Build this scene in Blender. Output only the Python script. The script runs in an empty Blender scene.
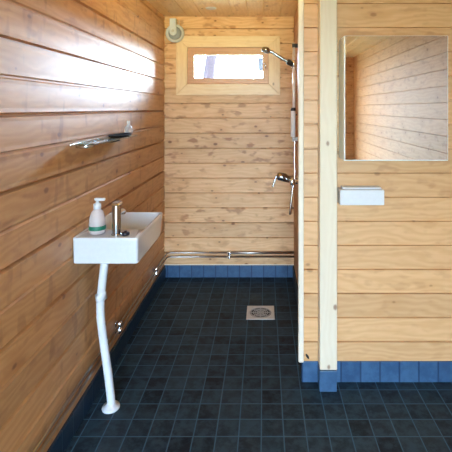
import bpy, bmesh, math, random
from mathutils import Vector, Matrix

random.seed(7)
S = bpy.context.scene
COL = S.collection
PI = math.pi

# ------------------------------------------------------------------ dimensions
XL, XR = -0.831, 1.35          # left wall, right wall of the front room
YB, YR = 3.51, -2.30           # back wall, rear wall
ZC = 2.176                     # ceiling
XP = 0.25                      # shower side face of the partition
YF = 2.167                     # front face of the partition
PITCH = 0.1245
ZG = 1.825                     # a groove of the back wall courses
CAM_Z = 1.412

# ------------------------------------------------------------------ node helpers
class N:
    def __init__(self, name):
        self.m = bpy.data.materials.new(name)
        self.m.use_nodes = True
        self.t = self.m.node_tree
        self.t.nodes.clear()
        self.out = self.t.nodes.new('ShaderNodeOutputMaterial')
        self.b = self.t.nodes.new('ShaderNodeBsdfPrincipled')
        self.t.links.new(self.b.outputs[0], self.out.inputs[0])
    def node(self, kind, **kw):
        n = self.t.nodes.new(kind)
        for k, v in kw.items():
            setattr(n, k, v)
        return n
    def put(self, sock, v):
        if hasattr(v, 'links'):
            self.t.links.new(v, sock)
        else:
            sock.default_value = v
    def math(self, op, a, b=None, c=None, clamp=False):
        n = self.node('ShaderNodeMath', operation=op, use_clamp=clamp)
        self.put(n.inputs[0], a)
        if b is not None: self.put(n.inputs[1], b)
        if c is not None: self.put(n.inputs[2], c)
        return n.outputs[0]
    def xyz(self, x, y, z):
        n = self.node('ShaderNodeCombineXYZ')
        for i, v in enumerate((x, y, z)): self.put(n.inputs[i], v)
        return n.outputs[0]
    def pos(self):
        tc = self.node('ShaderNodeTexCoord')
        s = self.node('ShaderNodeSeparateXYZ')
        self.t.links.new(tc.outputs['Object'], s.inputs[0])
        return s.outputs[0], s.outputs[1], s.outputs[2]
    def noise(self, vec, scale=1.0, detail=3.0, rough=0.55):
        n = self.node('ShaderNodeTexNoise')
        self.put(n.inputs['Vector'], vec)
        n.inputs['Scale'].default_value = scale
        n.inputs['Detail'].default_value = detail
        n.inputs['Roughness'].default_value = rough
        return n.outputs[0]
    def white(self, w):
        n = self.node('ShaderNodeTexWhiteNoise', noise_dimensions='1D')
        self.put(n.inputs['W'], w)
        return n.outputs[0]
    def step(self, v, lo, hi, a=0.0, b=1.0):
        n = self.node('ShaderNodeMapRange', interpolation_type='SMOOTHSTEP')
        self.put(n.inputs[0], v)
        n.inputs[1].default_value = lo; n.inputs[2].default_value = hi
        n.inputs[3].default_value = a; n.inputs[4].default_value = b
        return n.outputs[0]
    def mix(self, f, a, b, mode='MIX'):
        n = self.node('ShaderNodeMix', data_type='RGBA', blend_type=mode)
        self.put(n.inputs[0], f)
        for s, v in ((n.inputs[6], a), (n.inputs[7], b)):
            if hasattr(v, 'links'): self.t.links.new(v, s)
            else: s.default_value = (*v, 1.0)
        return n.outputs[2]
    def bump(self, h, strength=0.2, dist=0.002):
        n = self.node('ShaderNodeBump')
        n.inputs['Strength'].default_value = strength
        n.inputs['Distance'].default_value = dist
        self.t.links.new(h, n.inputs['Height'])
        self.t.links.new(n.outputs[0], self.b.inputs['Normal'])
    def set(self, **kw):
        for k, v in kw.items():
            self.put(self.b.inputs[k.replace('_', ' ')], v)

def plain(name, col, rough=0.5, metal=0.0, **kw):
    n = N(name)
    x, y, z = n.pos()
    f = n.noise(n.xyz(x, y, z), 60.0, 2.0)
    c = n.mix(n.step(f, 0.35, 0.65, 0.0, 1.0), tuple(v * 0.985 for v in col), tuple(min(1, v * 1.015) for v in col))
    n.set(Base_Color=c, Roughness=rough, Metallic=metal)
    for k, v in kw.items():
        n.put(n.b.inputs[k.replace('_', ' ')], v)
    return n.m

def wood(name, along, across, light, dark, knot=(0.20, 0.07, 0.016), z0=ZG, pitch=PITCH, rough=0.42,
         coat=0.35, coat_rough=0.3, knots=1.0, figure=0.5, tone=0.22, checks=0.0):
    n = N(name)
    p = dict(zip('XYZ', n.pos()))
    u, v = p[along], p[across]
    w = p[[a for a in 'XYZ' if a not in (along, across)][0]]
    rel = n.math('DIVIDE', n.math('SUBTRACT', v, z0), pitch)
    course = n.math('FLOOR', rel)
    r = n.white(n.math('ADD', course, 0.37))
    r2 = n.white(n.math('ADD', course, 41.73))
    u2 = n.math('ADD', u, n.math('MULTIPLY', r, 23.0))
    wob = n.noise(n.xyz(n.math('MULTIPLY', u2, 2.2), n.math('MULTIPLY', v, 7.0), w), 1.0, 3.0)
    fine = n.noise(n.xyz(n.math('MULTIPLY', u2, 3.0), n.math('MULTIPLY', v, 130.0), n.math('MULTIPLY', w, 60.0)), 1.0, 3.0)
    # growth rings: slow lines along the board, bent by the wobble
    ring = n.math('SINE', n.math('ADD', n.math('MULTIPLY', v, 190.0), n.math('MULTIPLY', wob, 34.0)))
    ring = n.math('MULTIPLY_ADD', ring, 0.5, 0.5)
    g = n.math('ADD', n.math('MULTIPLY', ring, 0.42), n.math('MULTIPLY', fine, 0.45))
    col = n.mix(n.math('MULTIPLY', g, 0.85, clamp=True), light, dark)
    # brown figure around the knots
    fig = n.noise(n.xyz(n.math('MULTIPLY', u2, 8.5), n.math('MULTIPLY', v, 17.0), course), 1.0, 2.0)
    fg = n.math('MULTIPLY', n.step(fig, 0.54, 0.68), n.math('MULTIPLY', figure, n.math('MULTIPLY_ADD', r2, 0.7, 0.3)))
    col = n.mix(fg, col, tuple(a * q for a, q in zip(dark, (0.62, 0.46, 0.34))))
    vo = n.node('ShaderNodeTexVoronoi', voronoi_dimensions='2D')
    vo.inputs['Scale'].default_value = 1.0
    n.t.links.new(n.xyz(n.math('MULTIPLY', u2, 2.7), n.math('ADD', n.math('MULTIPLY', course, 7.3), n.math('MULTIPLY', n.math('SUBTRACT', v, 0.0), 4.4)), 0.0), vo.inputs['Vector'])
    kd = n.math('ADD', vo.outputs['Distance'], n.math('MULTIPLY', n.math('SUBTRACT', fine, 0.5), 0.03))
    sepc = n.node('ShaderNodeSeparateColor'); n.t.links.new(vo.outputs['Color'], sepc.inputs[0])
    kd = n.math('ADD', kd, n.math('MULTIPLY', sepc.outputs[0], 0.035))
    halo = n.step(kd, 0.05, 0.30, 0.55 * knots, 0.0)
    col = n.mix(halo, col, dark)
    kn = n.step(kd, 0.030, 0.065, 0.9 * knots, 0.0)
    col = n.mix(kn, col, knot)
    if checks:
        ck = n.noise(n.xyz(n.math('MULTIPLY', u2, 17.0), n.math('MULTIPLY', v, 5.0), course), 1.0, 1.0)
        col = n.mix(n.step(ck, 0.60, 0.70, 0.0, checks), col, knot)
    tn = n.math('MULTIPLY_ADD', r, tone, 1.0 - tone * 0.5)
    g3 = n.node('ShaderNodeCombineColor')
    for i in range(3): n.t.links.new(tn, g3.inputs[i])
    col = n.mix(1.0, col, g3.outputs[0], 'MULTIPLY')
    n.set(Base_Color=col, Roughness=rough, Coat_Weight=coat, Coat_Roughness=coat_rough)
    n.bump(g, 0.15, 0.0008)
    return n.m

def tiles(name, axes, pitch, phase, col_a, col_b, grout, rough=0.45, gw=0.0035, wear=0.6, spec=0.5):
    n = N(name)
    p = dict(zip('XYZ', n.pos()))
    def cell(a, pt, ph):
        q = n.math('DIVIDE', n.math('SUBTRACT', p[a], ph), pt)
        fl = n.math('FLOOR', q)
        fr = n.math('SUBTRACT', q, fl)
        e = n.math('MULTIPLY', n.math('MINIMUM', fr, n.math('SUBTRACT', 1.0, fr)), pt)
        return fl, e
    fa, ea = cell(axes[0], pitch[0], phase[0])
    fb, eb = cell(axes[1], pitch[1], phase[1])
    e = n.math('MINIMUM', ea, eb)
    wn = n.node('ShaderNodeTexWhiteNoise', noise_dimensions='2D')
    n.t.links.new(n.xyz(fa, fb, 0.0), wn.inputs['Vector'])
    r = wn.outputs[0]
    x, y, z = p['X'], p['Y'], p['Z']
    cl = n.noise(n.xyz(x, y, z), 20.0, 4.0, 0.7)
    cl2 = n.noise(n.xyz(x, y, z), 3.5, 2.0)
    f = n.math('ADD', n.math('MULTIPLY', r, 0.5), n.math('MULTIPLY', n.step(cl, 0.36, 0.66), wear))
    col = n.mix(n.math('MULTIPLY', f, 1.0, clamp=True), col_a, col_b)
    col = n.mix(n.step(cl2, 0.45, 0.7, 0.0, 0.35), col, tuple(c * 0.75 + d for c, d in zip(col_b, (0.006, 0.003, 0.0))))
    gm = n.step(e, gw * 0.5, gw * 0.9, 1.0, 0.0)
    col = n.mix(gm, col, grout)
    n.set(Base_Color=col, Roughness=n.math('ADD', n.math('MULTIPLY', cl, 0.25), rough - 0.12), Specular_IOR_Level=spec)
    n.bump(n.math('ADD', n.step(e, 0.001, 0.005), n.math('MULTIPLY', cl, 0.25)), 0.35, 0.0018)
    return n.m

# ------------------------------------------------------------------ materials
PINE_L, PINE_D = (0.78, 0.51, 0.27), (0.57, 0.295, 0.12)
M = {}
M['back'] = wood('pine_back', 'X', 'Z', PINE_L, PINE_D, figure=1.0, coat=0.12, rough=0.5)
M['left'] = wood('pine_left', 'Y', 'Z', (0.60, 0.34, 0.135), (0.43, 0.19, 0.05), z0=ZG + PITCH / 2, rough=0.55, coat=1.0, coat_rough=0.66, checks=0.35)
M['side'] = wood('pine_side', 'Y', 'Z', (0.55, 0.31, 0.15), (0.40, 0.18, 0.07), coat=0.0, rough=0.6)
M['front'] = wood('pine_front', 'X', 'Z', (0.69, 0.43, 0.215), (0.53, 0.28, 0.105), coat=0.15, figure=0.35, knots=0.6)
M['ceil'] = wood('pine_ceiling', 'Y', 'X', (0.82, 0.57, 0.29), (0.66, 0.40, 0.17), z0=0.0, pitch=0.127)
M['casing_h'] = wood('pine_casing_flat', 'X', 'Z', (0.88, 0.67, 0.39), (0.78, 0.53, 0.27), pitch=3.0, knots=0.7, figure=0.15, tone=0.0)
M['casing_v'] = wood('pine_casing_upright', 'Z', 'X', (0.88, 0.67, 0.39), (0.78, 0.53, 0.27), pitch=3.0, knots=0.7, figure=0.15, tone=0.0)
M['sash'] = wood('pine_sash', 'X', 'Z', (0.66, 0.36, 0.19), (0.55, 0.26, 0.11), pitch=3.0, knots=0.2, figure=0.1, tone=0.0)
M['post'] = wood('planed_post', 'Z', 'X', (0.76, 0.68, 0.53), (0.70, 0.60, 0.44), pitch=3.0, knots=0.8, figure=0.0, tone=0.0, coat=0.1)
M['trim'] = wood('planed_trim', 'Z', 'X', (0.80, 0.73, 0.61), (0.74, 0.65, 0.50), pitch=3.0, knots=0.0, figure=0.0, tone=0.0, coat=0.1)
M['floor'] = tiles('floor_tile', 'XY', (0.0975, 0.1), (0.183, 1.805), (0.001, 0.005, 0.012), (0.027, 0.061, 0.092), (0.040, 0.108, 0.175), rough=0.6, spec=0.22)
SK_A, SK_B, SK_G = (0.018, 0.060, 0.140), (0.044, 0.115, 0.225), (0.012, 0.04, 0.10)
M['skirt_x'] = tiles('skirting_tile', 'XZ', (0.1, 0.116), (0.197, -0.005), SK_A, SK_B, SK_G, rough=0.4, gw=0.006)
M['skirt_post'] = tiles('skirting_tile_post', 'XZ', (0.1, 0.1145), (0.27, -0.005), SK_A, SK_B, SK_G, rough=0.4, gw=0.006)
M['skirt_y'] = tiles('skirting_tile_shaded', 'YZ', (0.1, 0.116), (0.01, -0.005), (0.007, 0.022, 0.045), (0.014, 0.038, 0.070), (0.015, 0.045, 0.08), rough=0.4)  # darker blue: grazing-light shade of the side walls put into the tiles
M['ceramic'] = plain('white_ceramic', (0.64, 0.69, 0.75), 0.12, Coat_Weight=0.5)  # white ceramic with the cool daylight cast mixed into its colour
M['plastic'] = plain('white_plastic', (0.69, 0.73, 0.77), 0.35)  # white plastic, tinted with the blue cast of the light
M['grey_plastic'] = plain('grey_plastic', (0.30, 0.32, 0.36), 0.4)
M['chrome'] = plain('chrome', (0.80, 0.80, 0.82), 0.10, 1.0)
M['dark_chrome'] = plain('grey_chrome', (0.42, 0.42, 0.43), 0.16, 1.0)  # darker chrome for the tap, hand shower and mixer lever
M['bright'] = plain('bright_plastic', (0.90, 0.92, 0.96), 0.35)
M['satin'] = plain('satin_chrome', (0.86, 0.85, 0.84), 0.30, 0.35)
M['pipe'] = plain('plated_pipe', (0.40, 0.38, 0.37), 0.28, 1.0)
M['steel'] = plain('brushed_steel', (0.62, 0.62, 0.60), 0.5, 0.25)
M['grate'] = plain('drain_grate', (0.40, 0.40, 0.39), 0.5, 0.3)
M['dark'] = plain('hollow_shade', (0.012, 0.012, 0.012), 0.6)
M['black'] = plain('black_plastic', (0.012, 0.013, 0.016), 0.3)
M['matt_black'] = plain('matt_black', (0.008, 0.008, 0.010), 0.75, 0.0, Specular_IOR_Level=0.15)
M['navy'] = plain('dark_rubber', (0.008, 0.009, 0.02), 0.35)
M['green'] = plain('green_label', (0.01, 0.16, 0.10), 0.5)
M['mirror'] = plain('mirror_silver', (0.78, 0.78, 0.77), 0.02, 1.0)
M['white_frame'] = plain('white_lacquer', (0.86, 0.92, 0.90), 0.3)
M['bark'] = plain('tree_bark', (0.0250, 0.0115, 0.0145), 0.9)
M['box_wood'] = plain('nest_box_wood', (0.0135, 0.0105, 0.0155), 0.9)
M['ground'] = plain('outdoor_ground', (0.40, 0.36, 0.21), 0.95)

def glassy(name, tint, gloss, trans=1.0):
    n = N(name)
    n.t.nodes.remove(n.b)
    tr = n.node('ShaderNodeBsdfTransparent'); tr.inputs[0].default_value = (*tint, 1)
    gl = n.node('ShaderNodeBsdfGlossy'); gl.inputs[0].default_value = (1, 1, 1, 1); gl.inputs[1].default_value = 0.03
    fr = n.node('ShaderNodeFresnel'); fr.inputs[0].default_value = 1.45
    f = n.math('MULTIPLY', fr.outputs[0], gloss, clamp=True)
    mx = n.node('ShaderNodeMixShader')
    n.t.links.new(f, mx.inputs[0]); n.t.links.new(tr.outputs[0], mx.inputs[1]); n.t.links.new(gl.outputs[0], mx.inputs[2])
    n.t.links.new(mx.outputs[0], n.out.inputs[0])
    return n.m
M['pane'] = glassy('window_glass', (0.97, 0.98, 0.98), 1.0)
M['shelf_glass'] = glassy('shelf_glass', (0.74, 0.82, 0.80), 0.8)
M['clear'] = plain('clear_plastic', (0.80, 0.84, 0.88), 0.15, Transmission_Weight=0.55, IOR=1.2)
M['soap'] = plain('translucent_bottle', (0.86, 0.80, 0.82), 0.2, Transmission_Weight=0.45, IOR=1.2)

# ------------------------------------------------------------------ mesh helpers
def obj(name, bm, mat, parent=None, smooth=False, bevel=0.0, seg=2, loc=None):
    me = bpy.data.meshes.new(name)
    bmesh.ops.recalc_face_normals(bm, faces=bm.faces)
    bm.to_mesh(me); bm.free()
    for pl in me.polygons: pl.use_smooth = smooth
    me.materials.append(M[mat] if isinstance(mat, str) else mat)
    o = bpy.data.objects.new(name, me)
    COL.objects.link(o)
    if parent is not None:
        o.parent = parent
        o.matrix_parent_inverse = Matrix.Translation(-Vector(parent.location))
    if bevel:
        b = o.modifiers.new('edge', 'BEVEL'); b.width = bevel; b.segments = seg; b.limit_method = 'ANGLE'
        b.angle_limit = math.radians(35)
    if smooth and not bevel:
        pass
    return o

def thing(name, label, cat, loc, group=None):
    o = bpy.data.objects.new(name, None)
    o.empty_display_size = 0.05
    COL.objects.link(o)
    o.location = loc
    return tag(o, label, cat, group)

def tag(o, label, cat, group=None):
    o['label'] = label; o['category'] = cat
    if group: o['group'] = group
    return o

def struct(name, bm, mat, parent=None, **kw):
    o = obj(name, bm, mat, parent, **kw)
    if parent is None: o['kind'] = 'structure'
    return o

def box(bm, x0, x1, y0, y1, z0, z1):
    vs = [bm.verts.new((x, y, z)) for z in (z0, z1) for y in (y0, y1) for x in (x0, x1)]
    for f in ((0, 1, 3, 2), (4, 5, 7, 6), (0, 1, 5, 4), (2, 3, 7, 6), (0, 2, 6, 4), (1, 3, 7, 5)):
        bm.faces.new([vs[i] for i in f])
    return bm
def B(*a): return box(bmesh.new(), *a)

def loft(rings, cap0=True, cap1=True, bm=None, closed=False):
    bm = bm or bmesh.new()
    rv = [[bm.verts.new(p) for p in r] for r in rings]
    n = len(rv[0])
    pairs = list(zip(rv, rv[1:])) + ([(rv[-1], rv[0])] if closed else [])
    for a, b in pairs:
        for i in range(n):
            bm.faces.new((a[i], a[(i + 1) % n], b[(i + 1) % n], b[i]))
    if not closed:
        if cap0: bm.faces.new(rv[0][::-1])
        if cap1: bm.faces.new(rv[-1])
    return bm

def tube(path, rad, n=14, bm=None, caps=True):
    pts = [Vector(p) for p in path]
    rads = rad if isinstance(rad, (list, tuple)) else [rad] * len(pts)
    rings, up = [], None
    for i, p in enumerate(pts):
        d = (pts[min(i + 1, len(pts) - 1)] - pts[max(i - 1, 0)]).normalized()
        if up is None:
            up = d.orthogonal().normalized()
        else:
            up = (up - d * up.dot(d)).normalized()
        s = d.cross(up)
        rings.append([p + (up * math.cos(2 * PI * k / n) + s * math.sin(2 * PI * k / n)) * rads[i] for k in range(n)])
    return loft(rings, caps, caps, bm)

def lathe(profile, origin=(0, 0, 0), axis=(0, 0, 1), n=28, bm=None):
    """profile: (radius, height) pairs"""
    q = Vector((0, 0, 1)).rotation_difference(Vector(axis).normalized())
    o = Vector(origin)
    rings = [[o + q @ Vector((max(r, 1e-5) * math.cos(2 * PI * k / n), max(r, 1e-5) * math.sin(2 * PI * k / n), h)) for k in range(n)] for r, h in profile]
    return loft(rings, True, True, bm)

def spline(ctrl, steps=8):
    P = [Vector(p) for p in ctrl]
    P = [2 * P[0] - P[1]] + P + [2 * P[-1] - P[-2]]
    out = []
    for i in range(1, len(P) - 2):
        a, b, c, d = P[i - 1:i + 3]
        for k in range(steps):
            t = k / steps
            out.append(0.5 * ((2 * b) + (c - a) * t + (2 * a - 5 * b + 4 * c - d) * t * t + (3 * b - a - 3 * c + d) * t ** 3))
    out.append(P[-2])
    return out

def rrect(cx, cy, hx, hy, r, z, n=5):
    pts = []
    for sx, sy, a0 in ((1, 1, 0), (-1, 1, 90), (-1, -1, 180), (1, -1, 270)):
        for k in range(n + 1):
            a = math.radians(a0 + 90 * k / n)
            pts.append((cx + sx * (hx - r) + r * math.cos(a), cy + sy * (hy - r) + r * math.sin(a), z))
    return pts

def boards(u0, u1, v0, v1, to3, thick, g0, pitch, gd=0.004, gw=0.004, bulge=0.0, holes=(), strong=None):
    """a wall of profiled boards: a grid in (u, v) with V grooves every pitch, flat at the back, with holes"""
    vs = {v0: 0.0, v1: 0.0}
    k0 = math.floor((v0 - g0) / pitch) - 1
    k1 = math.ceil((v1 - g0) / pitch) + 1
    for k in range(k0, k1 + 1):
        g = g0 + k * pitch
        dd = gd * (1.0 if strong is None else (1.0 if (k % 2) == strong else 0.45))
        for off, dep in ((-gw, 0.0), (-gw * 0.35, dd), (gw * 0.35, dd), (gw, 0.0)):
            if v0 < g + off < v1: vs[g + off] = dep
        if bulge:
            for q in range(1, 8):
                t = q / 8.0
                vv = g + gw + (pitch - 2 * gw) * t
                if v0 < vv < v1: vs[vv] = bulge * (2 * t - 1) ** 2
    for h in holes:
        for hv in (h[2], h[3]):
            vs.setdefault(hv, 0.0)
    us = sorted({u0, u1, *[q for h in holes for q in h[:2]]})
    vl = sorted(vs)
    bm = bmesh.new()
    F = [[bm.verts.new(to3(u, v, vs[v])) for u in us] for v in vl]
    R = [[bm.verts.new(to3(u, v, thick)) for u in us] for v in vl]
    def hole(i, j):
        if not (0 <= i < len(us) - 1 and 0 <= j < len(vl) - 1): return True
        u, v = (us[i] + us[i + 1]) / 2, (vl[j] + vl[j + 1]) / 2
        return any(h[0] < u < h[1] and h[2] < v < h[3] for h in holes)
    for j in range(len(vl) - 1):
        for i in range(len(us) - 1):
            if hole(i, j): continue
            bm.faces.new((F[j][i], F[j][i + 1], F[j + 1][i + 1], F[j + 1][i]))
            bm.faces.new((R[j][i], R[j][i + 1], R[j + 1][i + 1], R[j + 1][i]))
            for di, dj, a, b in ((-1, 0, (j, i), (j + 1, i)), (1, 0, (j, i + 1), (j + 1, i + 1)), (0, -1, (j, i), (j, i + 1)), (0, 1, (j + 1, i), (j + 1, i + 1))):
                if hole(i + di, j + dj):
                    bm.faces.new((F[a[0]][a[1]], F[b[0]][b[1]], R[b[0]][b[1]], R[a[0]][a[1]]))
    return bm

# ------------------------------------------------------------------ the room
WX0, WX1, WZ0, WZ1 = -0.640, 0.038, 1.612, 1.920      # window opening in the back wall
struct('floor', B(XL - 0.12, XR + 0.12, YR - 0.12, YB + 0.12, -0.08, 0.0), 'floor')
struct('ceiling', boards(YR - 0.12, YB + 0.12, XL - 0.12, XR + 0.12, lambda u, v, d: (v, u, ZC + d), 0.06, 0.0, 0.127, 0.005, 0.004), 'ceil')
struct('wall_back', boards(XL - 0.12, XR + 0.12, 0.0, ZC, lambda u, v, d: (u, YB + d, v), 0.12, ZG, PITCH, 0.016, 0.0058, 0.0016,
                           holes=[(WX0, WX1, WZ0, WZ1)]), 'back')
struct('wall_left', boards(YR - 0.12, YB, 0.0, ZC, lambda u, v, d: (XL - d, u, v), 0.12, ZG + PITCH / 2, PITCH, 0.018, 0.008, 0.0015, strong=0), 'left')
struct('wall_right', boards(YR - 0.12, YB, 0.0, ZC, lambda u, v, d: (XR + d, u, v), 0.12, ZG, PITCH, 0.005, 0.0035), 'side')
struct('wall_partition', boards(YF + 0.06, YB, 0.0, ZC, lambda u, v, d: (XP + d, u, v), 0.07, ZG, PITCH, 0.005, 0.0035), 'side')
DX0, DX1, DZ = -0.72, 0.58, 2.06
struct('wall_rear', boards(XL, XR, 0.0, ZC, lambda u, v, d: (u, YR - d, v), 0.12, ZG, PITCH, 0.005, 0.0035, holes=[(DX0, DX1, 0.0, DZ)]), 'back')
wf = struct('wall_front', boards(0.2, XR, 0.0, ZC, lambda u, v, d: (u, YF + d, v), 0.06, ZG, PITCH, 0.011, 0.0045, 0.0006), 'front')
bm = bmesh.new()
c0 = Vector(((307.4 - 264) * YF / 420, YF, CAM_Z - (356.3 - 108) * YF / 420))
ax, ay = Vector((0.55, 0, -0.83)), Vector((0.83, 0, 0.55))
rings = [[c0 + Vector((0, dy, 0)) + ax * (0.0155 * s * math.cos(t)) + ay * (0.006 * s * math.sin(t)) for t in [2 * PI * k / 16 for k in range(16)]] for dy, s in ((0.003, 1.0), (-0.0015, 1.0), (-0.0025, 0.7))]
obj('knot', loft(rings), 'black', wf, smooth=True)

# corner trim on the partition's end and the post standing on its tiled foot
struct('trim_1', B(0.176, 0.204, 2.145, 2.180, 0.109, ZC), 'trim', bevel=0.006)
post = struct('trim_2', B(0.278, 0.3655, 2.094, 2.175, 0.104, ZC), 'post', bevel=0.005)

# skirting tiles
struct('baseboard_back', B(XL, XP, YB - 0.012, YB, 0.0, 0.10), 'skirt_x', bevel=0.0025)
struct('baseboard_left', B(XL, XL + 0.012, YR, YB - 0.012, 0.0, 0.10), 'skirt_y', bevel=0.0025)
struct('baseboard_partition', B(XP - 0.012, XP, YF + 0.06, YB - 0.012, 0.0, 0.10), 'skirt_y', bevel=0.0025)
struct('baseboard_front', B(0.194, XR, YF - 0.006, YF + 0.066, 0.0, 0.107), 'skirt_x', bevel=0.0025)
struct('baseboard_post', B(0.276, 0.3625, 2.088, YF, 0.0, 0.1035), 'skirt_post', bevel=0.0025)
struct('trim_3', B(XL + 0.0005, XP, YB - 0.003, YB, 0.1, 0.106), 'trim')

# ------------------------------------------------------------------ window_1
def mitred(xo0, xo1, zo0, zo1, w, y0, y1, names, mats, parent, bev):
    xi0, xi1, zi0, zi1 = xo0 + w[0], xo1 - w[1], zo0 + w[2], zo1 - w[3]
    quads = {'bottom': [(xo0, zo0), (xo1, zo0), (xi1, zi0), (xi0, zi0)], 'top': [(xo0, zo1), (xo1, zo1), (xi1, zi1), (xi0, zi1)],
             'left': [(xo0, zo0), (xo0, zo1), (xi0, zi1), (xi0, zi0)], 'right': [(xo1, zo0), (xo1, zo1), (xi1, zi1), (xi1, zi0)]}
    for k, q in quads.items():
        obj(names, loft([[(x, y, z) for x, z in q] for y in (y0, y1)]), mats[0] if k in ('top', 'bottom') else mats[1], parent, bevel=bev)

win = bpy.data.objects.new('window_1', None); COL.objects.link(win); win.location = (-0.3, YB, 1.52); win['kind'] = 'structure'
mitred(-0.732, 0.134, 1.520, 2.011, (0.094, 0.096, 0.092, 0.093), YB - 0.022, YB + 0.002, 'casing_board', ('casing_h', 'casing_v'), win, 0.003)
# lining of the opening
bm = bmesh.new()
for a in ((WX0, WX0 + 0.004, YB, YB + 0.12, WZ0, WZ1), (WX1 - 0.004, WX1, YB, YB + 0.12, WZ0, WZ1),
          (WX0 + 0.004, WX1 - 0.004, YB, YB + 0.12, WZ0, WZ0 + 0.004), (WX0 + 0.004, WX1 - 0.004, YB, YB + 0.12, WZ1 - 0.004, WZ1)):
    box(bm, *a)
obj('lining', bm, 'sash', win)
SX0, SX1, SZ0, SZ1 = WX0 + 0.0042, WX1 - 0.0042, WZ0 + 0.0042, WZ1 - 0.0042
bm = bmesh.new()
for a in ((WX0 + 0.0045, WX0 + 0.03, WZ0 + 0.0045, WZ1 - 0.0045), (WX1 - 0.03, WX1 - 0.0045, WZ0 + 0.0045, WZ1 - 0.0045), (WX0 + 0.03, WX1 - 0.03, WZ0 + 0.0045, WZ0 + 0.03), (WX0 + 0.03, WX1 - 0.03, WZ1 - 0.03, WZ1 - 0.0045)):
    box(bm, a[0], a[1], YB + 0.0455, YB + 0.07, a[2], a[3])
obj('light_stop', bm, 'sash', win)  # added strips, unseen behind the sash, to keep light from leaking in
GX0, GX1, GZ0, GZ1 = -0.583, -0.011, 1.662, 1.855
ys0, ys1 = YB - 0.004, YB + 0.045
bm = bmesh.new()
out = [(SX0, SZ0), (SX1, SZ0), (SX1, SZ1), (SX0, SZ1)]; inn = [(GX0, GZ0), (GX1, GZ0), (GX1, GZ1), (GX0, GZ1)]
loft([[(x, ys0, z) for x, z in out], [(x, ys0, z) for x, z in inn], [(x, ys1, z) for x, z in inn], [(x, ys1, z) for x, z in out]], bm=bm, closed=True)
sash = obj('sash', bm, 'sash', win, bevel=0.002)
obj('pane', B(GX0 - 0.004, GX1 + 0.004, YB + 0.03, YB + 0.034, GZ0 - 0.004, GZ1 + 0.004), 'pane', win)
catch = obj('catch', lathe([(0.011, 0), (0.011, 0.008), (0.006, 0.010), (0.006, 0.02)], (0.010, ys0, 1.765), (0, -1, 0)), 'chrome', win, smooth=True)
obj('lever', tube([(0.004, ys0 - 0.018, 1.79), (0.010, ys0 - 0.02, 1.765), (0.016, ys0 - 0.018, 1.738)], [0.004, 0.006, 0.004]), 'chrome', catch, smooth=True)

# ------------------------------------------------------------------ outside
struct('ground', B(-300, 300, -300, 300, -0.6, -0.5), 'ground')
def tree(base, top, r0, r1, label, seed):
    rnd = random.Random(seed)
    t = thing('tree', label, 'tree', base)
    pts = [Vector(base).lerp(Vector(top), k / 14) + Vector((rnd.uniform(-.02, .02), 0, 0)) for k in range(15)]
    obj('trunk', tube(pts, [r0 + (r1 - r0) * k / 14 for k in range(15)], 12), 'bark', t, smooth=True)
    for k in range(9):
        s = 9 + k // 2
        a = rnd.uniform(0, 2 * PI); L = rnd.uniform(0.3, 0.6)
        p = pts[min(s, 13)]
        q = p + Vector((math.cos(a) * L, math.sin(a) * L, L * 0.7))
        obj('branch', tube([p, p.lerp(q, 0.5) + Vector((0, 0, 0.1)), q], [r1 * 0.7, r1 * 0.45, r1 * 0.12], 6), 'bark', t, smooth=True)
    return t
tree((-1.58, 9.0, -0.55), (-0.36, 9.0, 7.4), 0.160, 0.06, 'dark leaning tree trunk seen through the window, in the wide bright part of the pane', 3)
tree((0.23, 9.3, -0.55), (0.06, 9.3, 8.0), 0.12, 0.05, 'straight tree trunk outside, hidden behind the window side with the catch', 5)
nb = thing('nest_box', 'small pale lavender box hanging outside behind the window catch', 'nest box', (-0.07, 9.15, 2.2))
obj('body', B(-0.128, 0.04, 9.05, 9.165, 2.215, 2.50), 'box_wood', nb, bevel=0.008)
obj('roof', loft([[(x, 9.03, z) for x, z in q] for q in ([(-0.125, 2.50), (0.06, 2.51), (0.06, 2.53), (-0.125, 2.52)],)] +
                 [[(x, 9.17, z) for x, z in q] for q in ([(-0.125, 2.53), (0.06, 2.54), (0.06, 2.56), (-0.125, 2.55)],)]), 'box_wood', nb)

# ------------------------------------------------------------------ washbasin
wb = thing('washbasin', 'small white rectangular wall-hung washbasin on the wooden side wall', 'washbasin', (XL, 2.04, 0.74))
cx, cy = (XL + -0.545) / 2, (1.816 + 2.272) / 2
hx, hy = (-0.545 - XL) / 2 - 0.0005, (2.272 - 1.816) / 2
ZT = 0.850
bcx, bcy, bhx, bhy = cx, 2.103, hx - 0.013, 0.156
R = []
def rr(ax, ay, bx, by, r, z): return rrect(ax, ay, bx, by, r, z, 5)
R.append(rr(cx + 0.0, cy - 0.03, hx - 0.008, hy - 0.038, 0.012, 0.735))
R.append(rr(cx, cy - 0.024, hx - 0.002, hy - 0.026, 0.012, 0.739))
R.append(rr(cx, cy - 0.001, hx - 0.0005, hy - 0.002, 0.012, 0.835))
R.append(rr(cx, cy, hx, hy, 0.012, ZT - 0.004))
R.append(rr(cx, cy, hx - 0.003, hy - 0.003, 0.011, ZT))
R.append(rr(bcx, bcy, bhx + 0.003, bhy + 0.003, 0.026, ZT))
R.append(rr(bcx, bcy, bhx, bhy, 0.025, ZT - 0.004))
R.append(rr(bcx, bcy + 0.002, bhx - 0.010, bhy - 0.012, 0.028, ZT - 0.075))
R.append(rr(bcx, bcy + 0.002, bhx - 0.030, bhy - 0.035, 0.030, ZT - 0.092))
basin = obj('basin', loft(R), 'ceramic', wb, smooth=True, bevel=0.0)
basin.modifiers.new('split', 'EDGE_SPLIT').split_angle = math.radians(50)
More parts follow.
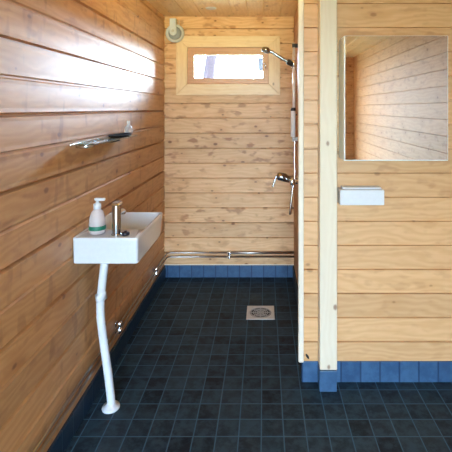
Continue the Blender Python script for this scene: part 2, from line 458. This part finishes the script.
obj('drain_ring', lathe([(0.001, 0.003), (0.022, 0.003), (0.024, 0.001), (0.024, -0.001)], (bcx, bcy, ZT - 0.091)), 'chrome', basin, smooth=True)
tx, ty = -0.655, 1.865
tap = obj('tap', lathe([(0.022, 0), (0.022, 0.004), (0.019, 0.006), (0.019, 0.126), (0.0185, 0.130), (0.017, 0.132)], (tx, ty, ZT)), 'dark_chrome', wb, smooth=True)
tap.modifiers.new('split', 'EDGE_SPLIT').split_angle = math.radians(40)
obj('lever', loft([rrect(tx + 0.002, ty - 0.006 + 0.01 * k, 0.0195, 0.026, 0.012, ZT + 0.134 + 0.010 * k) for k in (0, 1)]), 'chrome', tap, bevel=0.002)
obj('spout', tube(spline([(tx - 0.004, ty + 0.01, ZT + 0.085), (tx - 0.006, ty + 0.06, ZT + 0.088), (tx - 0.008, ty + 0.105, ZT + 0.080), (tx - 0.008, ty + 0.112, ZT + 0.066)]), 0.0125), 'chrome', tap, smooth=True)

# waste pipe
def pxd(px, py, d): return ((px - 264) * d / 420, d, CAM_Z - (py - 108) * d / 420)
wp = thing('waste_pipe', 'white curved plastic waste pipe from the washbasin down to the floor', 'pipe', (-0.722, 1.977, 0.0))
path = spline([(-0.738, 1.985, 0.734), (-0.748, 1.980, 0.70), pxd(102.2, 284, 1.977), pxd(100.4, 304, 1.977), pxd(101.2, 322, 1.977), pxd(104.2, 346, 1.977), pxd(107.6, 370, 1.977), pxd(110.0, 390, 1.977), pxd(111.0, 400, 1.977), (-0.7205, 1.977, 0.002)], 8)
obj('tube', tube(path, 0.0188, 18), 'plastic', wp, smooth=True)
pc = Vector(pxd(101.0, 296.5, 1.977))
obj('collar', tube([pc + Vector((-0.004, 0, 0.016)), pc + Vector((-0.002, 0, 0.014)), pc + Vector((0.002, 0, -0.014)), pc + Vector((0.003, 0, -0.016))], [0.0225, 0.0255, 0.0255, 0.0225], 18), 'plastic', wp, smooth=True)
obj('floor_flange', lathe([(0.040, 0), (0.041, 0.006), (0.037, 0.012), (0.0235, 0.016), (0.0215, 0.024), (0.019, 0.026)], (-0.7205, 1.977, 0.0)), 'plastic', wp, smooth=True)

# things on the basin
sb = thing('soap_bottle', 'translucent pump soap bottle with a green label standing beside the basin tap', 'soap bottle', (-0.748, 1.885, ZT))
q = (-0.748, 1.885, ZT + 0.0005)
obj('body', lathe([(0.028, 0.0), (0.034, 0.004), (0.036, 0.03), (0.034, 0.07), (0.026, 0.095), (0.016, 0.108), (0.013, 0.112)], q), 'soap', sb, smooth=True)
obj('label', lathe([(0.0362, 0.018), (0.0368, 0.019), (0.0366, 0.036), (0.0361, 0.037)], q), 'green', sb, smooth=True)
pump = obj('pump', lathe([(0.016, 0.110), (0.0165, 0.112), (0.0165, 0.132), (0.008, 0.134), (0.006, 0.146)], q), 'plastic', sb, smooth=True)
obj('nozzle', loft([rrect(q[0] + 0.012, q[1], 0.024, 0.009, 0.008, q[2] + z) for z in (0.146, 0.158)]), 'plastic', pump, bevel=0.003)
tag(obj('basin_plug', lathe([(0.014, 0.0), (0.017, 0.003), (0.0175, 0.010), (0.016, 0.013), (0.006, 0.014), (0.0055, 0.019), (0.003, 0.02)], (-0.612, 1.857, ZT)), 'navy', smooth=True),
    'dark round basin plug lying on the washbasin rim', 'plug')

# ------------------------------------------------------------------ glass shelf on the left wall
sh = thing('glass_shelf', 'clear glass shelf on the sunlit wooden wall above the washbasin', 'shelf', (XL, 2.05, 1.255))
obj('pane', loft([[(x, y, z) for x, y in ((XL + 0.0005, 1.80), (XL + 0.115, 1.80), (XL + 0.115, 2.38), (XL + 0.10, 2.43), (XL + 0.0005, 2.45))] for z in (1.254, 1.260)]), 'shelf_glass', sh, bevel=0.0015)
for yy in (1.86, 2.20):
    obj('bracket', tube([(XL, yy, 1.243), (XL + 0.03, yy, 1.240), (XL + 0.075, yy, 1.247)], [0.009, 0.011, 0.007]), 'black' if yy > 2 else 'chrome', sh, smooth=True)
sd = thing('soap_dish', 'shallow black oval soap dish lying on the glass shelf', 'soap dish', (XL + 0.073, 2.215, 1.260))
dc = (XL + 0.073, 2.215)
def oval(a, b, z, n=24): return [(dc[0] + a * math.cos(2 * PI * k / n), dc[1] + b * math.sin(2 * PI * k / n), z) for k in range(n)]
obj('dish', loft([oval(0.035, 0.10, 1.2605), oval(0.042, 0.125, 1.267), oval(0.044, 0.13, 1.274), oval(0.041, 0.126, 1.274), oval(0.036, 0.11, 1.266)]), 'matt_black', sd, smooth=True)
bt = thing('small_bottle', 'small clear round-bellied bottle with a white cap on the glass shelf', 'bottle', (XL + 0.06, 2.395, 1.26))
bq = (XL + 0.058, 2.395, 1.2605)
obj('body', lathe([(0.014, 0.0), (0.021, 0.004), (0.0245, 0.018), (0.024, 0.032), (0.017, 0.046), (0.010, 0.053), (0.0085, 0.058)], bq), 'clear', bt, smooth=True)
obj('cap', lathe([(0.0095, 0.056), (0.0098, 0.057), (0.0092, 0.076), (0.006, 0.079)], bq), 'plastic', bt, smooth=True)

# ------------------------------------------------------------------ heating pipes along the walls and their clips
def bentpipe(z, off, r, name, label):
    t = thing(name, label, 'pipe', (XL + off, 1.0, z), 'water pipes above the skirting')
    k = 0.03
    xa, yb = XL + off, YB - off
    pts = [(xa, YR, z), (xa, yb - k, z)] + [(xa + k - k * math.cos(a), yb - k + k * math.sin(a), z) for a in [PI / 2 * i / 6 for i in range(1, 6)]] + [(xa + k, yb, z), (XP, yb, z)]
    obj('tube', tube(pts, r, 12), 'pipe', t, smooth=True)
    return t
xj = (229.2 - 264) * 3.48 / 420
up = bentpipe(0.212, 0.028, 0.0062, 'water_pipe', 'upper of the two metal pipes running above the blue skirting')
lo = bentpipe(0.178, 0.028, 0.0062, 'water_pipe', 'lower of the two metal pipes running above the blue skirting')
obj('sleeve', tube([(xj, YB - 0.028, 0.212), (xj + 0.004, YB - 0.028, 0.212), (XP, YB - 0.028, 0.212)], [0.008, 0.0105, 0.0105], 12), 'pipe', up, smooth=True)
def clip(name, label, c, d, n):
    """a twin clip: base block on the wall, two collars round the pipes, screw; d = along the wall, n = away from the wall"""
    t = thing(name, label, 'pipe clip', c, 'pipe clips')
    c, d, n = Vector(c), Vector(d), Vector(n)
    def blk(a, b, h0, h1, w):
        ring = lambda s: [c + d * (s * w) + n * q + Vector((0, 0, z)) for q, z in ((a, h0), (b, h0), (b, h1), (a, h1))]
        return loft([ring(-1), ring(1)])
    obj('base', blk(0.0, 0.012, -0.030, 0.030, 0.013), 'chrome', t, bevel=0.002)
    for z in (0.017, -0.017):
        pz = c + n * 0.028 + Vector((0, 0, z))
        obj('collar', tube([pz - d * 0.012, pz - d * 0.010, pz + d * 0.010, pz + d * 0.012], [0.012, 0.0145, 0.0145, 0.012], 14), 'chrome', t, smooth=True)
    obj('screw', tube([c + n * 0.010, c + n * 0.034, c + n * 0.037], [0.006, 0.006, 0.004], 10), 'chrome', t, smooth=True)
clip('pipe_clip', 'chrome twin pipe clip below the far end of the washbasin, nearer the corner', (XL, 3.119, 0.195), (0, 1, 0), (1, 0, 0))
clip('pipe_clip', 'chrome twin pipe clip low on the side wall beside the waste pipe', (XL, 2.33, 0.195), (0, 1, 0), (1, 0, 0))
clip('pipe_clip', 'chrome pipe clip at mid length of the back wall pipes', (xj, YB, 0.195), (1, 0, 0), (0, -1, 0))

# ------------------------------------------------------------------ floor drain
fd = thing('floor_drain', 'square steel floor drain with a round grate set in the dark tiles', 'floor drain', (-0.0235, 2.897, 0.0))
bm = bmesh.new()
n = 32
def sq(h, z):
    pts = []
    for k in range(n):
        a = 2 * PI * k / n
        s = h / max(abs(math.cos(a)), abs(math.sin(a)))
        pts.append((-0.0235 + s * math.cos(a), 2.897 + s * math.sin(a), z))
    return pts
def ci(r, z): return [(-0.0235 + r * math.cos(2 * PI * k / n), 2.897 + r * math.sin(2 * PI * k / n), z) for k in range(n)]
loft([sq(0.095, 0.0), sq(0.095, 0.003), sq(0.093, 0.004), ci(0.078, 0.004), ci(0.074, 0.001), ci(0.074, 0.0002)], bm=bm)
obj('plate', bm, 'steel', fd)
bm = bmesh.new()
for r0, r1 in ((0.071, 0.065), (0.052, 0.047), (0.039, 0.035), (0.026, 0.022), (0.012, 0.001)):
    loft([ci(r0, 0.001), ci(r0, 0.0035), ci(r1, 0.0035), ci(r1, 0.001)], bm=bm, closed=True)
for k in range(8):
    a = 2 * PI * k / 8
    e = Vector((math.cos(a), math.sin(a), 0)); s = Vector((-math.sin(a), math.cos(a), 0)) * 0.003
    o0 = Vector((-0.0235, 2.897, 0))
    loft([[o0 + e * r + s * t + Vector((0, 0, z)) for t, z in ((-1, 0.001), (1, 0.001), (1, 0.003), (-1, 0.003))] for r in (0.008, 0.066)], bm=bm)
obj('grate', bm, 'grate', fd)
obj('sump_shade', lathe([(0.0735, 0.0003), (0.0735, 0.0008), (0.05, 0.0009)], (-0.0235, 2.897, 0)), 'dark', fd)  # flat near-black disc painted as the shade of the hollow below the grate

# ------------------------------------------------------------------ shower
sr = thing('shower_rail', 'vertical chrome shower rail on the shower side of the partition', 'shower rail', (0.21, 2.9, 1.2))
RX, RY = 0.206, 2.90
obj('rail', tube([(RX, RY, 1.185), (RX, RY, 1.862)], 0.0105), 'satin', sr, smooth=True)
for z in (1.842, 1.197):
    obj('bracket', tube([(XP, RY, z), (RX + 0.012, RY, z), (RX - 0.006, RY, z), (RX - 0.011, RY, z)], [0.016, 0.014, 0.0165, 0.013], 14), 'black' if z > 1.5 else 'plastic', sr, smooth=True)
sl = obj('slider', lathe([(0.016, -0.024), (0.021, -0.020), (0.021, 0.020), (0.016, 0.024)], (RX, RY, 1.718)), 'chrome', sr, smooth=True)
obj('holder', tube([(RX - 0.008, RY - 0.004, 1.714), (RX - 0.046, RY - 0.008, 1.732)], [0.020, 0.0185]), 'black', sl, smooth=True)
hs = thing('hand_shower', 'chrome hand shower resting in the rail slider in front of the window corner', 'hand shower', (0.16, 2.89, 1.73))
obj('handle', tube(spline([(0.188, 2.891, 1.716), (0.150, 2.889, 1.738), (0.10, 2.886, 1.768), (0.055, 2.883, 1.796), (0.030, 2.882, 1.806)], 6), [0.0095] * 8 + [0.0105] * 9 + [0.0115] * 8, 14), 'dark_chrome', hs, smooth=True)
obj('head', lathe([(0.012, 0.024), (0.024, 0.018), (0.031, 0.008), (0.032, 0.0), (0.030, -0.009), (0.024, -0.010)], (0.012, 2.881, 1.806), (0.30, 0.1, 0.94)), 'dark_chrome', hs, smooth=True)
obj('spray_face', lathe([(0.0235, 0.0), (0.0235, -0.003), (0.020, -0.0035)], Vector((0.012, 2.881, 1.806)) + Vector((0.30, 0.1, 0.94)).normalized() * -0.0098, (0.30, 0.1, 0.94)), 'grey_plastic', hs, smooth=True)
hose = spline([(0.193, 2.897, 1.700), (0.212, 2.930, 1.64), (0.217, 2.950, 1.5), (0.217, 2.955, 1.25), (0.214, 2.945, 1.05), (0.214, 2.930, 0.93), (0.198, 2.915, 0.84), (0.186, 2.910, 0.74), (0.181, 2.912, 0.69), (0.183, 2.925, 0.674), (0.187, 2.938, 0.69), (0.192, 2.948, 0.76), (0.196, 2.950, 0.83), (0.196, 2.950, 0.88)], 8)
tag(obj('shower_hose', tube(hose, 0.0075, 10), 'chrome', smooth=True), 'thin chrome shower hose hanging in a loop below the shower mixer', 'shower hose')
bo = thing('shower_bottle', 'slim white cylinder bottle with a dark top clipped onto the shower rail', 'bottle', (0.198, 2.868, 1.21))
obj('body', lathe([(0.014, 0.0), (0.0165, 0.004), (0.0165, 0.176), (0.0155, 0.180)], (0.199, 2.868, 1.214)), 'bright', bo, smooth=True)
obj('cap', lathe([(0.0160, 0.178), (0.0165, 0.18), (0.0165, 0.192), (0.012, 0.200)], (0.199, 2.868, 1.214)), 'black', bo, smooth=True)
obj('clip', B(0.193, 0.226, 2.878, 2.893, 1.36, 1.374), 'black', bo, bevel=0.002)
mx = thing('shower_mixer', 'chrome single-lever shower mixer on the shower side of the partition', 'mixer tap', (0.2, 2.95, 0.9))
obj('body', tube([(0.196, 2.868, 0.905), (0.196, 2.872, 0.905), (0.196, 3.028, 0.905), (0.196, 3.032, 0.905)], [0.019, 0.0225, 0.0225, 0.019], 18), 'chrome', mx, smooth=True)
for yy in (2.885, 3.015):
    obj('wall_rose', tube([(XP, yy, 0.905), (XP - 0.008, yy, 0.905), (XP - 0.012, yy, 0.905), (0.205, yy, 0.905)], [0.030, 0.028, 0.016, 0.016], 16), 'chrome', mx, smooth=True)
obj('outlet', tube([(0.196, 2.95, 0.89), (0.196, 2.95, 0.872)], 0.011), 'chrome', mx, smooth=True)
lv = obj('cartridge', tube([(0.196, 2.94, 0.905), (0.160, 2.935, 0.918), (0.145, 2.93, 0.926), (0.100, 2.925, 0.938), (0.090, 2.925, 0.939)], [0.023, 0.025, 0.030, 0.028, 0.018], 18), 'dark_chrome', mx, smooth=True)
obj('lever', tube(spline([(0.104, 2.925, 0.941), (0.088, 2.922, 0.936), (0.074, 2.918, 0.905), (0.060, 2.914, 0.862)], 5), [0.010] * 4 + [0.0065] * 12, 12), 'dark_chrome', lv, smooth=True)

# ------------------------------------------------------------------ reel on the back wall
cl = thing('clothesline_reel', 'white round reel with a bracket high in the corner of the back wall', 'reel', pxd(174.6, 32.6, YB))
rc = Vector(pxd(174.4, 32.8, 3.45)); rc.y = YB
ax = (0.0, -1, 0)
obj('wheel', lathe([(0.053, 0.018), (0.068, 0.018), (0.076, 0.024), (0.0775, 0.034), (0.076, 0.046), (0.068, 0.053), (0.062, 0.054), (0.057, 0.050), (0.054, 0.040)], rc, ax, 40), 'plastic', cl, smooth=True)
obj('groove', lathe([(0.055, 0.030), (0.055, 0.0405), (0.02, 0.042)], rc, ax, 32), 'grey_plastic', cl, smooth=True)
br = rc + Vector((-0.013, 0, 0.012))
pts = []
for k in range(13):
    a = PI + PI * k / 12
    pts.append((br.x + 0.029 * math.cos(a), br.z - 0.002 + 0.030 * math.sin(a)))
pts += [(br.x + 0.026, br.z + 0.108), (br.x - 0.026, br.z + 0.108)]
obj('bracket', loft([[(x, YB - d, z) for x, z in pts] for d in (0.044, 0.062)]), 'plastic', cl, bevel=0.004)
obj('mount', B(br.x - 0.026, br.x + 0.026, YB - 0.046, YB, br.z + 0.07, br.z + 0.108), 'plastic', cl, bevel=0.003)
obj('screw', lathe([(0.012, 0.060), (0.012, 0.0645), (0.009, 0.066)], (br.x, YB, br.z + 0.004), ax, 16), 'steel', cl, smooth=True)
obj('cord', tube([(br.x + 0.045, YB - 0.03, br.z + 0.01), (br.x + 0.047, YB - 0.035, br.z + 0.06), (br.x + 0.045, YB - 0.03, br.z + 0.096)], 0.0028, 8), 'plastic', cl, smooth=True)

# downlight in the ceiling
dl = thing('downlight', 'small round unlit downlight in the plank ceiling near the back wall', 'light', (-0.405, 3.21, ZC))
obj('ring', lathe([(0.030, 0.0), (0.042, 0.0), (0.042, 0.003), (0.036, 0.006), (0.030, 0.004)], (-0.405, 3.21, ZC), (0, 0, -1)), 'plastic', dl, smooth=True)
obj('lens', lathe([(0.030, 0.0), (0.030, 0.003), (0.02, 0.0035)], (-0.405, 3.21, ZC), (0, 0, -1)), 'clear', dl, smooth=True)

# ------------------------------------------------------------------ mirror cabinet and box on the front wall
mc = thing('mirror_cabinet', 'white mirror cabinet hung on the plank wall beside the pale post', 'mirror cabinet', (0.64, YF, 1.157))
CX0, CX1, CY0, CZ0, CZ1 = 0.386, 0.886, 2.020, 1.157, 1.761
obj('body', B(CX0, CX1, CY0 + 0.018, YF, CZ0, CZ1), 'white_frame', mc, bevel=0.002)
dr = obj('door', B(CX0, CX1, CY0, CY0 + 0.016, CZ0 + 0.001, CZ1 - 0.001), 'white_frame', mc, bevel=0.0015)
obj('mirror', B(CX0 + 0.004, CX1 - 0.004, CY0 - 0.003, CY0 + 0.001, CZ0 + 0.006, CZ1 - 0.003), 'mirror', dr)
ub = thing('dispenser_box', 'white oblong box on the plank wall below the mirror cabinet', 'dispenser', (0.48, YF, 0.93))
obj('body', B(0.378, 0.60, 2.09, YF, 0.927, 1.004), 'plastic', ub, bevel=0.005)
obj('lid', B(0.395, 0.59, 2.115, YF, 1.004, 1.012), 'plastic', ub, bevel=0.002)

# ------------------------------------------------------------------ light: sky, and light portals at the two openings
w = bpy.data.worlds.new('sky'); S.world = w; w.use_nodes = True
t = w.node_tree; t.nodes.clear()
SKY, GLOW = 28.0, 120.0
bg = t.nodes.new('ShaderNodeBackground'); wo = t.nodes.new('ShaderNodeOutputWorld')
tc = t.nodes.new('ShaderNodeTexCoord'); sp = t.nodes.new('ShaderNodeSeparateXYZ')
rp = t.nodes.new('ShaderNodeValToRGB')
t.links.new(tc.outputs['Generated'], sp.inputs[0])
mr = t.nodes.new('ShaderNodeMapRange'); mr.inputs[1].default_value = -1; mr.inputs[2].default_value = 1
t.links.new(sp.outputs[2], mr.inputs[0]); t.links.new(mr.outputs[0], rp.inputs[0])
cr = rp.color_ramp
cr.elements[0].position = 0.49; cr.elements[0].color = (0.03, 0.03, 0.02, 1)
cr.elements[1].position = 0.51; cr.elements[1].color = (0.62, 0.81, 1.0, 1)
e = cr.elements.new(0.75); e.color = (0.48, 0.74, 1.08, 1)
e = cr.elements.new(1.0); e.color = (0.50, 0.72, 1.0, 1)
def wm(op, a, b=None):
    n = t.nodes.new('ShaderNodeMath'); n.operation = op
    for i, v in enumerate((a, b)):
        if v is None: continue
        if hasattr(v, 'links'): t.links.new(v, n.inputs[i])
        else: n.inputs[i].default_value = v
    return n.outputs[0]
# a low hazy sun behind thin cloud: a broad bright band close to the horizon
SUN = Vector((0.62, 0.78, 0.0)).normalized()
flat = wm('ADD', wm('MULTIPLY', sp.outputs[0], SUN.x), wm('MULTIPLY', sp.outputs[1], SUN.y))
az = wm('POWER', wm('MAXIMUM', flat, 0.0), 2.5)
ez = wm('DIVIDE', wm('SUBTRACT', sp.outputs[2], 0.15), 0.18)
el = wm('EXPONENT', wm('MULTIPLY', wm('MULTIPLY', ez, ez), -1.0))
up_ = wm('GREATER_THAN', sp.outputs[2], 0.0)
glow = wm('MULTIPLY', wm('MULTIPLY', az, el), wm('MULTIPLY', up_, GLOW))
t.links.new(rp.outputs[0], bg.inputs[0]); t.links.new(wm('ADD', glow, SKY), bg.inputs[1])
t.links.new(bg.outputs[0], wo.inputs[0])

def portal(name, loc, rot, sx, sy):
    l = bpy.data.lights.new(name, 'AREA'); l.shape = 'RECTANGLE'; l.size = sx; l.size_y = sy
    l.cycles.is_portal = True
    o = bpy.data.objects.new(name, l); COL.objects.link(o); o.location = loc; o.rotation_euler = rot
portal('window_portal', ((GX0 + GX1) / 2, YB + 0.06, (GZ0 + GZ1) / 2), (-PI / 2, 0, 0), GX1 - GX0, GZ1 - GZ0)
portal('door_portal', ((DX0 + DX1) / 2, YR - 0.11, DZ / 2), (PI / 2, 0, 0), DX1 - DX0, DZ)

# added warm fill spot, unseen, yellowing the ceiling and upper walls
lamp = bpy.data.lights.new('warm_fill_spot', 'SPOT'); lamp.energy = 50; lamp.color = (1.0, 0.80, 0.18); lamp.shadow_soft_size = 0.08
lamp.spot_size = math.radians(96); lamp.spot_blend = 1.0
lo_ = bpy.data.objects.new('warm_fill_spot', lamp); COL.objects.link(lo_); lo_.location = (-0.12, 1.5, 1.83)
lo_.rotation_euler = Vector((-0.22, 0.80, 0.52)).to_track_quat('-Z', 'Y').to_euler()

# ------------------------------------------------------------------ camera
cd = bpy.data.cameras.new('camera'); cd.sensor_width = 36; cd.sensor_fit = 'HORIZONTAL'
cd.lens = 420 / 452 * 36
cd.shift_x = (226 - 264) / 452
cd.shift_y = (108 - 226) / 452
cd.clip_start = 0.05
co = bpy.data.objects.new('camera', cd); COL.objects.link(co)
co.location = (0, 0, CAM_Z); co.rotation_euler = (PI / 2, 0, 0)
S.camera = co

S.view_settings.view_transform = 'Standard'
S.view_settings.look = 'None'
S.view_settings.gamma = 1.0
S.view_settings.exposure = 0.52
S.view_settings.use_curve_mapping = False
S.cycles.use_denoising = True
S.cycles.max_bounces = 10
S.cycles.diffuse_bounces = 6
S.cycles.transparent_max_bounces = 12
